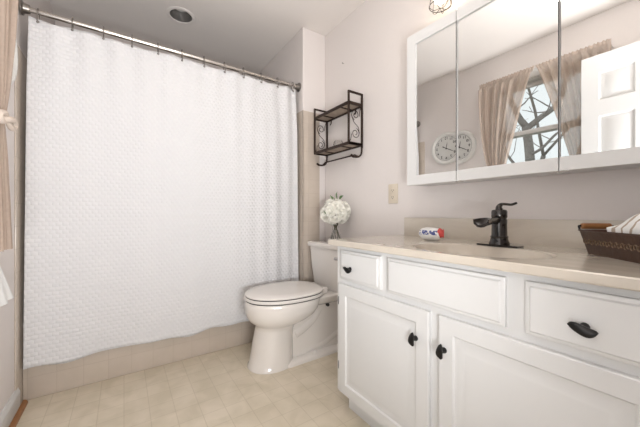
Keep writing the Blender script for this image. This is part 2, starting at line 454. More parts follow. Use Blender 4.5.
# ------------------------------------------------------------------ bathtub
bt = thing('bathtub', 'bathtub set between the walls behind the white shower curtain', 'bathtub', ((XL + XA) / 2, 2.35, 0))
x0, x1 = XL + 0.008, XA - 0.008
b = B(); box(b, x0, x1, YT, YT + 0.05, 0.0, 0.36, 0.002); o = obj('apron', b, 'tileXZ', bt); o['label'] = 'beige tiled tub apron'
b = B()
def rrect(xa, xb, ya, yb, r, z, n=6):
    out = []
    for (cx_, cy_, a0) in ((xb - r, yb - r, 0), (xa + r, yb - r, PI / 2), (xa + r, ya + r, PI), (xb - r, ya + r, 3 * PI / 2)):
        for k in range(n + 1):
            a = a0 + k * PI / 2 / n; out.append(Vector((cx_ + r * math.cos(a), cy_ + r * math.sin(a), z)))
    return out
loft(b, [rrect(x0, x1, YT - 0.004, YB - 0.008, 0.004, 0.362), rrect(x0, x1, YT - 0.004, YB - 0.008, 0.004, 0.385), rrect(x0 + .06, x1 - .06, YT + .06, YB - .07, 0.08, 0.388), rrect(x0 + .08, x1 - .08, YT + .08, YB - .09, 0.1, 0.37),
         rrect(x0 + .14, x1 - .10, YT + .11, YB - .12, 0.12, 0.10), rrect(x0 + .22, x1 - .15, YT + .16, YB - .17, 0.10, 0.06)], False, True)
obj('basin', b, 'porc', bt)

# ------------------------------------------------------------------ rod, hooks, curtain, liner
ZR, YRD = 1.919, 1.982
rod = thing('curtain_rod', 'brushed nickel shower rod spanning the tub opening', 'curtain rod', (0.37, YRD, ZR))
b = B(); tube(b, [(XL + 0.008, YRD, ZR + 0.008), (XA - 0.008, YRD, ZR - 0.004)], 0.0125, 20); obj('rod', b, 'nickel', rod)
for xx, sg, zz in ((XL + 0.0065, 1, ZR + 0.008), (XA - 0.0005, -1, ZR - 0.004)):
    b = B(); lathe(b, [(0.034, 0), (0.034, sg * 0.005), (0.024, sg * 0.009), (0.02, sg * 0.03), (0.014, sg * 0.032)], (xx, YRD, zz), 28, 'X'); obj('flange', b, 'hookmetal', rod)
CXL, CXR = -0.388, 1.106
ordn = ['first', 'second', 'third', 'fourth', 'fifth', 'sixth', 'seventh', 'eighth', 'ninth', 'tenth', 'eleventh', 'twelfth']
NH = 12
hx = [CXL + 0.035 + i * (CXR - CXL - 0.06) / (NH - 1) for i in range(NH)]
hook = None
ZC = 1.893     # curtain top at hooks
for i, x in enumerate(hx):
    if hook is None:
        b = B()
        zc = ZR
        pts = [(x, YRD - 0.012, ZC - 0.034)]
        pts = [(x, YRD - 0.020, ZC - 0.026), (x, YRD - 0.027, ZC - 0.018), (x, YRD - 0.022, ZC - 0.002), (x, YRD - 0.0205, zc), (x, YRD - 0.012, zc + 0.019), (x, YRD + 0.003, zc + 0.022), (x, YRD + 0.016, zc + 0.013), (x, YRD + 0.017, zc - 0.008), (x, YRD + 0.006, ZC - 0.008), (x, YRD - 0.006, ZC - 0.017)]
        tube(b, spline(pts, 5), 0.0022, 8)
        for q in (pts[0], pts[-1]): lathe(b, [(0.0005, -0.0055), (0.0045, -0.003), (0.0055, 0), (0.0045, 0.003), (0.0005, 0.0055)], q, 10)
        hook = obj('shower_hook', b, 'hookmetal', org=(x, YRD, ZR))
        hook['group'] = 'shower curtain hooks on the rod'; o = hook
    else:
        o = hook.copy(); COL.objects.link(o); o.location = (x, YRD, ZR + 0.008 - 0.012 * (x - XL) / (XA - XL))
    tag(o, 'metal shower curtain hook, %s along the rod from the left end' % ordn[i] if i < NH - 1 else 'metal shower curtain hook nearest the right end of the rod', 'curtain hook')
ob = hx[1] - hx[0]
def curtain_mesh(xl0, xr0, xl1, xr1, ztop, zbot, ybase, ybot, sag, amp, nx, nz, seed):
    rnd = random.Random(seed); ph = [rnd.uniform(0, 6.28) for _ in range(6)]
    bm = B(); uv = bm.loops.layers.uv.new('UVMap'); V = []; UV = {}
    for j in range(nz + 1):
        t = j / nz; row = []
        for i in range(nx + 1):
            s = i / nx
            xl = xl0 + (xl1 - xl0) * t; xr = xr0 + (xr1 - xr0) * t
            x = xl + (xr - xl) * s
            u = (x - hx[0]) / ob
            sg = sag * (0.5 - 0.5 * math.cos(2 * PI * u)) * (0.55 + 0.45 * math.sin(u * 2.1 + 0.8)) if 0 < u < NH - 1 else 0
            fold = amp * (0.25 + 0.75 * min(1, t * 1.6)) * (math.sin(x * 11 + ph[0] + 0.5 * t) * 0.55 + math.sin(x * 23 + ph[1] - 0.6 * t) * 0.4 + math.sin(x * 5 + ph[2]) * 0.6)
            # tighter gathers towards the right hand end
            gr = max(0, (s - 0.62) / 0.38); fold += amp * 0.9 * gr * math.sin(x * 62 + ph[3])
            scal = 0.010 * (1 - t) ** 6 * math.cos(2 * PI * u)
            hem = 0.006 * math.sin(x * 11 + ph[0]) + 0.004 * math.sin(x * 23 + ph[1]) + 0.003 * math.sin(x * 31)
            z = ztop + (zbot - ztop) * t - sg * (1 - t) ** 8 + hem * t ** 6
            y = ybase + (ybot - ybase) * min(1, t * 5) + fold + scal
            v = bm.verts.new((x, y, z)); row.append(v); UV[v] = (x * 1.04, z)
        V.append(row)
    for j in range(nz):
        for i in range(nx):
            f = bm.faces.new((V[j][i], V[j][i + 1], V[j + 1][i + 1], V[j + 1][i]))
            for lp in f.loops: lp[uv].uv = UV[lp.vert]
    return bm
b = curtain_mesh(CXL, CXR, -0.402, 1.124, ZC, 0.172, 1.977, 1.955, 0.016, 0.0075, 300, 110, 3)
cur = obj('shower_curtain', b, 'waffle', org=(0.37, 1.96, 0.17), angle=180)
md = cur.modifiers.new('thickness', 'SOLIDIFY'); md.thickness = 0.002; md.offset = 0
tag(cur, 'long white waffle weave shower curtain hanging outside the tub', 'shower curtain')
b = curtain_mesh(CXL + 0.01, CXR - 0.01, -0.36, 1.10, ZC + 0.004, 0.42, 2.030, 2.068, 0.012, 0.006, 120, 20, 9)
ln = obj('shower_liner', b, 'liner', org=(0.37, 2.03, 0.3), angle=180)
tag(ln, 'tan shower curtain liner showing above the white curtain between hooks', 'curtain liner')

# recessed can light
can = thing('recessed_light', 'round recessed ceiling light with grey reflector above the tub', 'ceiling light', (RC[0], RC[1], H))
b = B(); lathe(b, [(RC[2] - 0.004, 0.002), (RC[2] - 0.004, -0.004), (RC[2] + 0.004, -0.006), (RC[2] + 0.018, -0.001), (RC[2] + 0.018, 0.0)], (RC[0], RC[1], H), 40, cap0=False, cap1=False); obj('trim_ring', b, 'ceil', can)
b = B(); lathe(b, [(RC[2] - 0.004, 0.0), (RC[2] - 0.008, 0.04), (RC[2] - 0.014, 0.065), (RC[2] - 0.016, 0.075)], (RC[0], RC[1], H), 40, cap0=False, cap1=True); obj('reflector', b, 'canin', can)
b = B(); lathe(b, [(0.0005, 0.046), (0.03, 0.050), (0.052, 0.060), (0.055, 0.068), (0.050, 0.0748)], (RC[0], RC[1], H), 28); obj('bulb', b, 'seat', can)
# added glowing globe above the frame, unseen, brightens walls and ceiling
fl = thing('added_fill_globe', 'added glowing white globe over the middle of the room, unseen fill light above the frame', 'ceiling light', (0.42, 0.55, H))
b = B(); lathe(b, [(0.07, 0), (0.07, -0.018), (0.045, -0.024), (0.045, -0.045)], (0.42, 0.55, H), 40); obj('base_plate', b, 'nickel', fl)
b = B(); lathe(b, [(0.0005 + 0.11 * math.sin(PI * k / 20), -0.150 + 0.11 * math.cos(PI * k / 20)) for k in range(21)], (0.42, 0.55, H), 40); obj('globe', b, 'fillglow', fl)

# ------------------------------------------------------------------ toilet
YC = 1.66
wc = thing('toilet', 'bone coloured two piece toilet between the vanity and the tub', 'toilet', (1.0, YC, 0))
def egg(xf, xb, hw, z, n=56, p=2.0, back=0.75):
    """egg outline: front tip xf, back xb, half width hw"""
    xm = xf + (xb - xf) * 0.52; out = []
    for k in range(n):
        a = 2 * PI * k / n; ca, sa = math.cos(a), math.sin(a)
        if ca < 0: x = xm + (xm - xf) * ca
        else: x = xm + (xb - xm) * (abs(ca) ** back)
        y = YC + hw * (abs(sa) ** (0.92 if ca < 0 else 0.8)) * (1 if sa > 0 else -1)
        out.append(Vector((x, y, z)))
    return out
b = B()
prof = [(0.612, 0.885, 0.126, 0.0), (0.613, 0.885, 0.126, 0.010), (0.622, 0.885, 0.121, 0.018), (0.634, 0.885, 0.116, 0.09), (0.648, 0.885, 0.112, 0.17), (0.660, 0.89, 0.111, 0.220), (0.662, 0.90, 0.114, 0.240),
        (0.650, 0.93, 0.130, 0.256), (0.625, 0.98, 0.158, 0.276), (0.607, 1.03, 0.177, 0.302), (0.599, 1.06, 0.186, 0.335), (0.597, 1.07, 0.188, 0.365), (0.597, 1.08, 0.188, 0.388), (0.602, 1.08, 0.184, 0.398), (0.62, 1.07, 0.170, 0.400)]
loft(b, [egg(*p) for p in prof])
# rear web, foot flange and tank deck
def ell(xa, xb, hw, z, r=0.03): return rrect(xa, xb, YC - hw, YC + hw, r, z, 5)
loft(b, [ell(0.80, 1.325, 0.080, 0.0), ell(0.80, 1.325, 0.075, 0.10), ell(0.82, 1.325, 0.085, 0.30), ell(0.88, 1.325, 0.10, 0.36)])
loft(b, [ell(0.80, 1.325, 0.124, 0.0), ell(0.80, 1.325, 0.124, 0.014), ell(0.81, 1.32, 0.114, 0.024), ell(0.82, 1.31, 0.085, 0.034)])
loft(b, [ell(1.00, 1.335, 0.09, 0.325, 0.04), ell(0.99, 1.34, 0.125, 0.35, 0.05), ell(0.98, 1.34, 0.140, 0.375, 0.05), ell(0.98, 1.34, 0.142, 0.388, 0.05), ell(0.99, 1.335, 0.135, 0.394, 0.05)])
for sg in (-1, 1):
    y = YC + sg * 0.048
    tube(b, spline([(0.88, y, 0.17), (0.95, y, 0.20), (1.02, y, 0.245), (1.08, y, 0.31), (1.14, y, 0.34), (1.22, y, 0.32), (1.27, y, 0.25), (1.28, y, 0.12)], 6), [0.03] + [0.041] * 40 + [0.04] * 2, 18)
    tube(b, spline([(0.93, y, 0.03), (1.0, y, 0.055), (1.10, y, 0.06), (1.20, y, 0.10), (1.28, y, 0.12)], 6), 0.034, 16)
obj('bowl', b, 'porc', wc, angle=50)
b = B(); loft(b, [egg(0.602, 1.095, 0.187, 0.404), egg(0.596, 1.098, 0.191, 0.408), egg(0.595, 1.098, 0.192, 0.418), egg(0.601, 1.095, 0.188, 0.423)]); obj('seat', b, 'seat', wc)
b = B(); loft(b, [egg(0.605, 1.095, 0.185, 0.4275), egg(0.598, 1.098, 0.190, 0.4305), egg(0.597, 1.098, 0.191, 0.438), egg(0.607, 1.09, 0.184, 0.444), egg(0.66, 1.06, 0.14, 0.449)]); obj('seat_lid', b, 'seat', wc)
b = B(); loft(b, [egg(0.602, 1.09, 0.1855, 0.399), egg(0.602, 1.09, 0.1855, 0.4285)]); o = obj('shade_ring', b, 'dark', wc); o['label'] = 'dark ring standing in for the shade under lid and seat'  # dark solid between the rims, shade put in as colour
for sg in (-1, 1):
    b = B(); box(b, 1.075, 1.125, YC + sg * 0.075 - 0.014, YC + sg * 0.075 + 0.014, 0.393, 0.436, 0.006, 3); obj('seat_hinge', b, 'seat', wc)
    b = B(); lathe(b, [(0.014, 0), (0.014, 0.008), (0.009, 0.017), (0.0005, 0.019)], (1.02, YC + sg * 0.092, 0.024), 18); obj('bolt_cap', b, 'seat', wc)
b = B()
loft(b, [ell(1.185, 1.335, 0.180, 0.388, 0.04), ell(1.178, 1.337, 0.188, 0.40, 0.04), ell(1.165, 1.338, 0.210, 0.55, 0.045), ell(1.160, 1.338, 0.222, 0.683, 0.045)])
obj('tank', b, 'porc', wc)
b = B(); loft(b, [ell(1.150, 1.342, 0.232, 0.680, 0.045), ell(1.146, 1.343, 0.236, 0.686, 0.045), ell(1.146, 1.343, 0.236, 0.708, 0.045), ell(1.152, 1.341, 0.230, 0.716, 0.045), ell(1.165, 1.33, 0.215, 0.718, 0.04)]); obj('tank_lid', b, 'porc', wc)
b = B(); box(b, 1.148, 1.168, YC - 0.20, YC - 0.12, 0.615, 0.635, 0.006); o = obj('flush_lever', b, 'nickel', wc)
b = B()
t = B(); lathe(t, [(0.016, 0), (0.016, -0.004), (0.010, -0.004)], (0, 0, 0), 20, 'Y'); join(b, t, Matrix.Translation((1.115, YC - 0.0975, 0.322)) @ Matrix.Rotation(0.5, 4, 'Y') @ Matrix.Diagonal((1.0, 1, 0.7, 1)))
o = obj('mounting_hole', b, 'dark', wc); o['label'] = 'dark oval mounting hole in the side'

# ------------------------------------------------------------------ vanity
XF, XD = 0.845, 0.827
VY0, VY1, VZ0, VZ1 = 0.025, 1.10, 0.09, 0.775
va = thing('vanity_cabinet', 'long white bathroom vanity cabinet with black pulls along the right wall', 'cabinet', (1.1, 0.56, 0))
b = B()
xb = XF + 0.018
ysf = (VY0, VY0 + 0.05, 0.30, 0.375, 0.52, 0.60, 0.76, 0.83, VY1 - 0.05, VY1); zsf = (VZ0, VZ0 + 0.03, 0.585, 0.635, VZ1 - 0.035, VZ1)
def ff(i, j):
    if i in (0, 8) or j in (0, 2, 4): return True
    return (i in (4,) and j == 1) or (i in (2, 6) and j == 3)
fgrid(b, XF, xb, ysf, zsf, ff)
xw = XW - 0.002
box(b, xb, xw, VY1 - 0.016, VY1, VZ0, VZ1); box(b, xb, xw, VY0, VY0 + 0.016, VZ0, VZ1)
box(b, xb, xw, VY0 + 0.016, VY1 - 0.016, VZ0, VZ0 + 0.016); box(b, xw - 0.01, xw, VY0 + 0.016, VY1 - 0.016, VZ0 + 0.016, VZ1)
obj('body', b, 'white', va)
b = B(); box(b, 0.888, XW - 0.003, VY0 + 0.03, 1.068, 0, VZ0); obj('toe_kick', b, 'white', va)
def pull(c, rot, parent, L=0.045):
    """small twisted leaf shaped bronze pull on a round post"""
    b = B(); t = B()
    n = 16; rings = []
    for i in range(n + 1):
        s = i / n * 2 - 1
        wd = 0.0105 * (1 - abs(s) ** 2.2) ** 0.6 + 0.0012; tw = 0.55 * s
        cxx = -0.022 + 0.004 * s * s; cz = 0.003 * math.sin(s * 2.4) - 0.003 * (1 - s * s)
        ring = []
        for k in range(10):
            a = 2 * PI * k / 10; u = 0.005 * math.cos(a); v = wd * math.sin(a)
            ring.append(Vector((cxx + u * math.cos(tw) - v * math.sin(tw) * 0.4, s * L / 2, cz + v)))
        rings.append(ring)
    loft(t, rings)
    lathe(t, [(0.009, 0.0), (0.009, -0.004), (0.006, -0.009), (0.0065, -0.024)], (0, 0, 0), 14, 'X')
    join(b, t, Matrix.Translation(c) @ Matrix.Rotation(rot, 4, 'X'))
    return obj('pull', b, 'black', parent)
doorloops = [(0, 0.018), (0, 0.003), (0.003, 0.0), (0.048, 0.0), (0.053, 0.006), (0.060, 0.0075), (0.085, 0.001), (0.09, 0.0005)]
drawloops = [(0, 0.018), (0, 0.007), (0.004, 0.0045), (0.009, 0.004), (0.013, 0.0), (0.016, 0.0)]
for (y0, y1, ky) in ((0.590, 1.070, 0.638), (0.073, 0.553, 0.541)):
    b = B(); nested(b, XD, -1, y0, y1, 0.10, 0.600, doorloops); d = obj('door', b, 'white', va)
    pull((XD, ky if y0 > 0.3 else 0.532, 0.498), PI / 2 - 0.15, d)
    for z in (0.208, 0.513):
        yy = y1 if y0 > 0.3 else y0
        b = B(); sg = 1 if y0 > 0.3 else -1
        tube(b, [(XF - 0.004, yy + sg * 0.004, z - 0.022), (XF - 0.004, yy + sg * 0.004, z + 0.022)], 0.0045, 10)
        box(b, XF - 0.0025, XF, min(yy, yy + sg * 0.022), max(yy, yy + sg * 0.022), z - 0.018, z + 0.018)
        obj('hinge', b, 'bronze', d)
for (y0, y1, ky) in ((0.811, 1.062, 0.985), (0.361, 0.773, None), (0.063, 0.314, 0.199)):
    b = B(); nested(b, XD, -1, y0, y1, 0.623, 0.755, drawloops)
    d = obj('drawer', b, 'white', va)
    if ky is None: d['label'] = 'wide false drawer front without a pull'
    else: pull((XD, ky, 0.679), 0.04, d, 0.05)

# countertop with sink
ct = thing('countertop', 'beige cultured marble countertop with integral sink on the white vanity', 'countertop', (1.08, 0.56, 0.801))
cx0, cx1, cy0, cy1, zt = 0.808, XW - 0.0005, 0.0, 1.126, 0.801
SC = (1.0, 0.53, 0.155, 0.215)
n = 72
def oval(sx, sy, z): return [Vector((SC[0] + sx * math.cos(2 * PI * k / n), SC[1] + sy * math.sin(2 * PI * k / n), z)) for k in range(n)]
def rect_ring(x0, x1, y0, y1, z):
    out = []
    for k in range(n):
        a = 2 * PI * k / n; dx, dy = math.cos(a), math.sin(a)
        tx = ((x1 if dx > 0 else x0) - SC[0]) / dx if abs(dx) > 1e-9 else 1e9; ty = ((y1 if dy > 0 else y0) - SC[1]) / dy if abs(dy) > 1e-9 else 1e9
        t = min(tx, ty); out.append(Vector((SC[0] + dx * t, SC[1] + dy * t, z)))
    for qx, qy in ((x0, y0), (x1, y0), (x0, y1), (x1, y1)):
        i = min(range(n), key=lambda q: (out[q].x - qx) ** 2 + (out[q].y - qy) ** 2); out[i] = Vector((qx, qy, z))
    return out
b = B()
loft(b, [rect_ring(cx0 + 0.02, cx1, cy0 + 0.01, cy1 - 0.02, zt - 0.0255), rect_ring(cx0 + 0.002, cx1, cy0, cy1 - 0.002, zt - 0.0255), rect_ring(cx0, cx1, cy0, cy1, zt - 0.022), rect_ring(cx0, cx1, cy0, cy1, zt - 0.003), rect_ring(cx0 + 0.003, cx1, cy0, cy1 - 0.003, zt), oval(SC[2] + 0.012, SC[3] + 0.012, zt), oval(SC[2], SC[3], zt - 0.003)], False, False)
obj('slab', b, 'marble', ct, smooth=False)
b = B(); loft(b, [oval(SC[2], SC[3], zt - 0.003), oval(SC[2] - 0.008, SC[3] - 0.01, zt - 0.02), oval(SC[2] - 0.03, SC[3] - 0.04, zt - 0.07), oval(SC[2] - 0.07, SC[3] - 0.1, zt - 0.115), oval(0.02, 0.02, zt - 0.128)], False, True)
sb = obj('sink_basin', b, 'marble', ct, angle=60)
b = B(); lathe(b, [(0.024, -0.1285), (0.024, -0.124), (0.018, -0.123), (0.016, -0.126)], (SC[0], SC[1], zt), 24); obj('drain', b, 'bronze', sb)
b = B(); box(b, XW - 0.02, XW - 0.0005, cy0, 1.108, zt - 0.001, 0.901, 0.003); obj('backsplash', b, 'marble', ct)

# ------------------------------------------------------------------ faucet
FX, FY = 1.178, 0.530
fa = thing('faucet', 'oil rubbed bronze waterfall faucet with lever on the beige countertop', 'faucet', (FX, FY, zt))
b = B(); box(b, FX - 0.026, FX + 0.026, FY - 0.073, FY + 0.073, zt, zt + 0.006, 0.0025, 3); obj('base_plate', b, 'bronze', fa)
b = B(); lathe(b, [(0.034, 0.005), (0.035, 0.012), (0.031, 0.02), (0.0285, 0.03), (0.030, 0.036), (0.0265, 0.041), (0.0255, 0.080), (0.0265, 0.098), (0.0235, 0.104), (0.0265, 0.110), (0.0265, 0.130), (0.024, 0.136), (0.012, 0.139)], (FX, FY, zt), 32); obj('body', b, 'bronze', fa)
b = B()
rings = []
for i in range(13):
    s = i / 12; x = FX - 0.01 - 0.125 * s; z = zt + 0.100 + 0.004 * math.sin(PI * s) - 0.002 * s ** 2
    wv = 0.014 + 0.015 * s ** 1.3; dp = 0.015 + 0.006 * s
    if s > 0.9: wv *= 0.96
    cut = 0.019 * max(0, (s - 0.25) / 0.75)
    outer = [(-wv, 0.004), (-wv * 0.9, -dp * 0.6), (-wv * 0.45, -dp * (1.1)), (0, -dp * 1.2), (wv * 0.45, -dp * 1.1), (wv * 0.9, -dp * 0.6), (wv, 0.004)]
    inner = [(wv * 0.88, 0.004), (wv * 0.75, 0.004 - cut * 0.5), (wv * 0.4, 0.004 - cut), (0, 0.004 - cut * 1.1), (-wv * 0.4, 0.004 - cut), (-wv * 0.75, 0.004 - cut * 0.5), (-wv * 0.88, 0.004)]
    rings.append([Vector((x, FY + p[0], z + p[1])) for p in outer + inner])
loft(b, rings); obj('spout', b, 'bronze', fa, angle=60)
b = B(); dv = Vector((0.93, -0.36, 0)).normalized()
pts = [Vector((FX, FY, zt + 0.135)), Vector((FX - 0.002, FY, zt + 0.148)) , Vector((FX, FY, zt + 0.158)) + dv * 0.012, Vector((FX, FY, zt + 0.158)) + dv * 0.035, Vector((FX, FY, zt + 0.157)) + dv * 0.055, Vector((FX, FY, zt + 0.163)) + dv * 0.078]
sp = spline(pts, 6); tube(b, sp, [0.014 - 0.009 * min(1, i / 14) for i in range(len(sp))], 12)
obj('lever', b, 'bronze', fa)

# ------------------------------------------------------------------ soap packet
sx, sy = 1.172, 0.822
so = thing('soap_packet', 'small white soap packet with blue print and red end beside the faucet', 'soap', (sx, sy, zt))
b = B(); rings = []
for i in range(17):
    s = i / 16 * 2 - 1; y = sy - s * 0.058; q = (1 - abs(s) ** 3.2) ** 0.5
    hz = 0.0275 * q + 0.002; hxx = 0.027 * q + 0.004
    rings.append([Vector((sx + hxx * (abs(math.cos(a)) ** 0.8) * (1 if math.cos(a) > 0 else -1), y, zt + 0.0295 + hz * math.sin(a) * (1 if math.sin(a) > 0 else 1.0))) for a in [2 * PI * k / 20 for k in range(20)]])
loft(b, rings)
o = obj('wrapper', b, 'packet', so, angle=70)
b = B(); rings = []
for s, ww, hh in ((0.047, 0.021, 0.0255), (0.052, 0.018, 0.022), (0.057, 0.010, 0.014), (0.060, 0.004, 0.017), (0.066, 0.0015, 0.022)):
    rings.append([Vector((sx + ww * math.cos(a), sy - s, zt + 0.034 + hh * math.sin(a) * 0.95)) for a in [2 * PI * k / 20 for k in range(20)]])
loft(b, rings); o = obj('sealed_end', b, 'red', so, angle=70); o['label'] = 'red crimped end'

# ------------------------------------------------------------------ basket with cloths
bk = thing('storage_basket', 'dark brown wooden basket with honey wood end handles on the countertop', 'basket', (1.185, 0.27, zt))
e1 = Vector((-0.72, -0.69, 0)).normalized()     # along the long side, towards the camera's right
e2 = Vector((0.69, -0.72, 0)).normalized()      # along the short end, towards the wall
P0 = Vector((1.187, 0.283, zt))
LB, WB_, HB, FLR = 0.27, 0.125, 0.067, 0.016
def bring(off, z, wall=0):
    a = P0 + e1 * (-off + wall) + e2 * (-off * 0.8 + wall); Lx = LB + 2 * off - 2 * wall; Wx = WB_ + 1.6 * off - 2 * wall
    cs = [a, a + e1 * Lx, a + e1 * Lx + e2 * Wx, a + e2 * Wx]
    out = []; r = 0.012; mm = 5
    for i in range(4):
        p = cs[i]; pd = (cs[i - 1] - p).normalized(); nd = (cs[(i + 1) % 4] - p).normalized()
        for k in range(mm + 1):
            th = k / mm * PI / 2; out.append(p + (pd + nd) * r - pd * r * math.sin(th) - nd * r * math.cos(th) + Vector((0, 0, z)))
    fix = []
    for i in range(4):
        blk = out[i * (mm + 1):(i + 1) * (mm + 1)]; p = cs[i]; pd = (cs[i - 1] - p).normalized(); blk.sort(key=lambda q: -(q - p).dot(pd)); fix += blk
    return fix
b = B()
loft(b, [bring(0, 0.0), bring(FLR * 0.5, HB * 0.5), bring(FLR, HB), bring(FLR + 0.004, HB + 0.003), bring(FLR + 0.003, HB + 0.006), bring(FLR - 0.002, HB + 0.005, 0.004), bring(FLR * 0.4, HB * 0.5, 0.006), bring(0, 0.005, 0.007)])
o_b = obj('body', b, 'basket', bk, angle=40)
b = B()
k = 0
while k < 26:
    c = P0 + e1 * (0.008 + k * 0.0102) + Vector((0, 0, HB * 0.56)) - e2 * (FLR * 0.8 * 0.56 + 0.0015)
    pts = [c + e1 * (0.006 * math.cos(a) * (1 - j * 0.06)) + Vector((0, 0, 1)) * (0.009 * math.sin(a + (k % 2) * PI) * (1 - j * 0.06)) for j, a in enumerate([q * 0.55 for q in range(10)])]
    tube(b, pts, 0.0016, 6); k += 1
obj('scrollwork', b, 'basketorn', o_b)
b = B(); hc = P0 + e2 * (WB_ * 0.36) - e1 * (FLR + 0.016) + Vector((0, 0, HB + 0.016))
tube(b, [hc - e2 * 0.040, hc - e2 * 0.037, hc + e2 * 0.037, hc + e2 * 0.040], [0.007, 0.0095, 0.0095, 0.007], 16); h = obj('handle', b, 'handlewood', bk)
for sg in (-1, 1):
    b = B(); tube(b, spline([hc + e2 * sg * 0.038, hc + e2 * sg * 0.046, hc + e2 * sg * 0.048 + e1 * 0.008 - Vector((0, 0, 0.010)), hc + e2 * sg * 0.046 + e1 * 0.017 - Vector((0, 0, 0.022))], 4), 0.003, 8)
    obj('handle_wire', b, 'black', h)
def folded(name, c, ln_, wd, ht, rot, tilt, m, label, cat, layers=3):
    b = B()
    for q in range(layers):
        t = B(); rings = []
        for i in range(13):
            s = i / 12 * 2 - 1; z = (q + 0.5) * ht / layers
            rings.append([Vector((s * ln_ / 2 + 0.003 * math.sin(q * 2.0), wd / 2 * (abs(math.cos(a)) ** 0.35) * (1 if math.cos(a) > 0 else -1), z + ht / layers * 0.49 * math.sin(a) + 0.003 * math.sin(s * 4 + q))) for a in [2 * PI * k / 20 for k in range(20)]])
        loft(t, rings); join(b, t, Matrix.Translation(c) @ Matrix.Rotation(rot, 4, 'Z') @ Matrix.Rotation(tilt, 4, 'Y'))
    o = obj(name, b, m, org=c, angle=60); return tag(o, label, cat)
ang = math.atan2(e1.y, e1.x)
cc = P0 + e1 * 0.185 + e2 * 0.062
folded('folded_cloth', cc + Vector((0, 0, 0.010)), 0.15, 0.105, 0.055, ang, 0.0, 'towel', 'white folded cloth stacked in the dark basket', 'cloth', 3)
def heap(c, L, W, label):
    """a loosely bunched cloth: a thick crumpled sheet rising towards one end"""
    b = B(); t = B(); nx, ny = 36, 24; top = []; bot = []
    for i in range(nx + 1):
        rt, rb = [], []
        for j in range(ny + 1):
            u = i / nx * 2 - 1; v = j / ny * 2 - 1
            rim = max(0, (1 - abs(u) ** 4) * (1 - abs(v) ** 4)) ** 0.5
            z = 0.012 + rim * (0.048 + 0.030 * u - 0.012 * v * v + 0.006 * math.sin(7 * u + 3 * v) + 0.004 * math.sin(11 * v - 5 * u + 1))
            rt.append(t.verts.new((u * L / 2, v * W / 2, z + 0.002))); rb.append(t.verts.new((u * L / 2 * 0.98, v * W / 2 * 0.98, 0.0)))
        top.append(rt); bot.append(rb)
    for i in range(nx):
        for j in range(ny):
            t.faces.new((top[i][j], top[i + 1][j], top[i + 1][j + 1], top[i][j + 1])); t.faces.new((bot[i][j], bot[i][j + 1], bot[i + 1][j + 1], bot[i + 1][j]))
    for i in range(nx):
        for j in (0, ny): t.faces.new((top[i][j], top[i + 1][j], bot[i + 1][j], bot[i][j]))
    for j in range(ny):
        for i in (0, nx): t.faces.new((top[i][j], top[i][j + 1], bot[i][j + 1], bot[i][j]))
    join(b, t, Matrix.Translation(c) @ Matrix.Rotation(ang, 4, 'Z'))
    tag(obj('striped_cloth', b, 'stripe', org=c, angle=60), label, 'cloth')
heap(cc + e1 * 0.005 + Vector((0, 0, 0.069)), 0.22, 0.12, 'brown and white striped cloth heaped on top in the basket')

# ------------------------------------------------------------------ mirror cabinet
XM = 1.20; MZ0, MZ1 = 1.066, 1.815
MY = (0.09, 0.355, 0.715, 0.975)
mc = thing('medicine_cabinet', 'white three door mirrored medicine cabinet above the vanity', 'medicine cabinet', ((XM + XW) / 2, 0.53, MZ0))
b = B(); box(b, XM + 0.022, XW - 0.001, MY[0] + 0.003, MY[3] - 0.003, MZ0 + 0.003, MZ1 - 0.003, 0.002); obj('body', b, 'white', mc)
FW = 0.050
for y in MY[1:3]:
    b = B(); box(b, XM - 0.0004, XM + 0.0225, y - 0.0017, y + 0.0017, MZ0 + FW - 0.006, MZ1 - FW); obj('gap_strip', b, 'dark', mc)
for i in range(3):
    y0, y1 = MY[i] + 0.0018, MY[i + 1] - 0.0018
    rot = 0.0
    if i == 2: rot = math.radians(1.9)
    piv = Matrix.Translation((XM, y0, 0)) @ Matrix.Rotation(rot, 4, 'Z') @ Matrix.Translation((-XM, -y0, 0))
    L0 = y0 + (FW if i == 0 else 0.001); L1 = y1 - (FW if i == 2 else 0.001)
    b = B(); t = B()
    yg = [y0, y0 + (FW if i == 0 else 0.0006), y1 - (FW if i == 2 else 0.0006), y1]
    mid = 1
    fgrid(t, XM, XM + 0.018, yg, (MZ0, MZ0 + FW - 0.004, MZ1 - FW - 0.002, MZ1), lambda p, q: q != 1 or (p != mid))
    bmesh.ops.recalc_face_normals(t, faces=t.faces)
    bmesh.ops.bevel(t, geom=[e for e in t.edges if len(e.link_faces) == 2 and e.calc_face_angle(0) > 0.5], offset=0.0002, segments=1, affect='EDGES')
    join(b, t, piv); d = obj('mirror_door', b, 'white', mc)
    b = B(); t = B(); box(t, XM + 0.006, XM + 0.010, L0 + 0.001, L1 - 0.001, MZ0 + FW - 0.005, MZ1 - FW - 0.001); join(b, t, piv); obj('mirror', b, 'mirror', d, smooth=False)
for y in MY[1:3]:
    for z, dz in ((MZ0, -1), (MZ1, 1)):
        b = B(); box(b, XM + 0.002, XM + 0.020, y - 0.022, y + 0.008, min(z, z + dz * 0.003), max(z, z + dz * 0.003), 0.001); tube(b, [(XM + 0.004, y, z - 0.002), (XM + 0.004, y, z + dz * 0.005)], 0.003, 8)
        obj('pivot_hinge', b, 'nickel', mc)

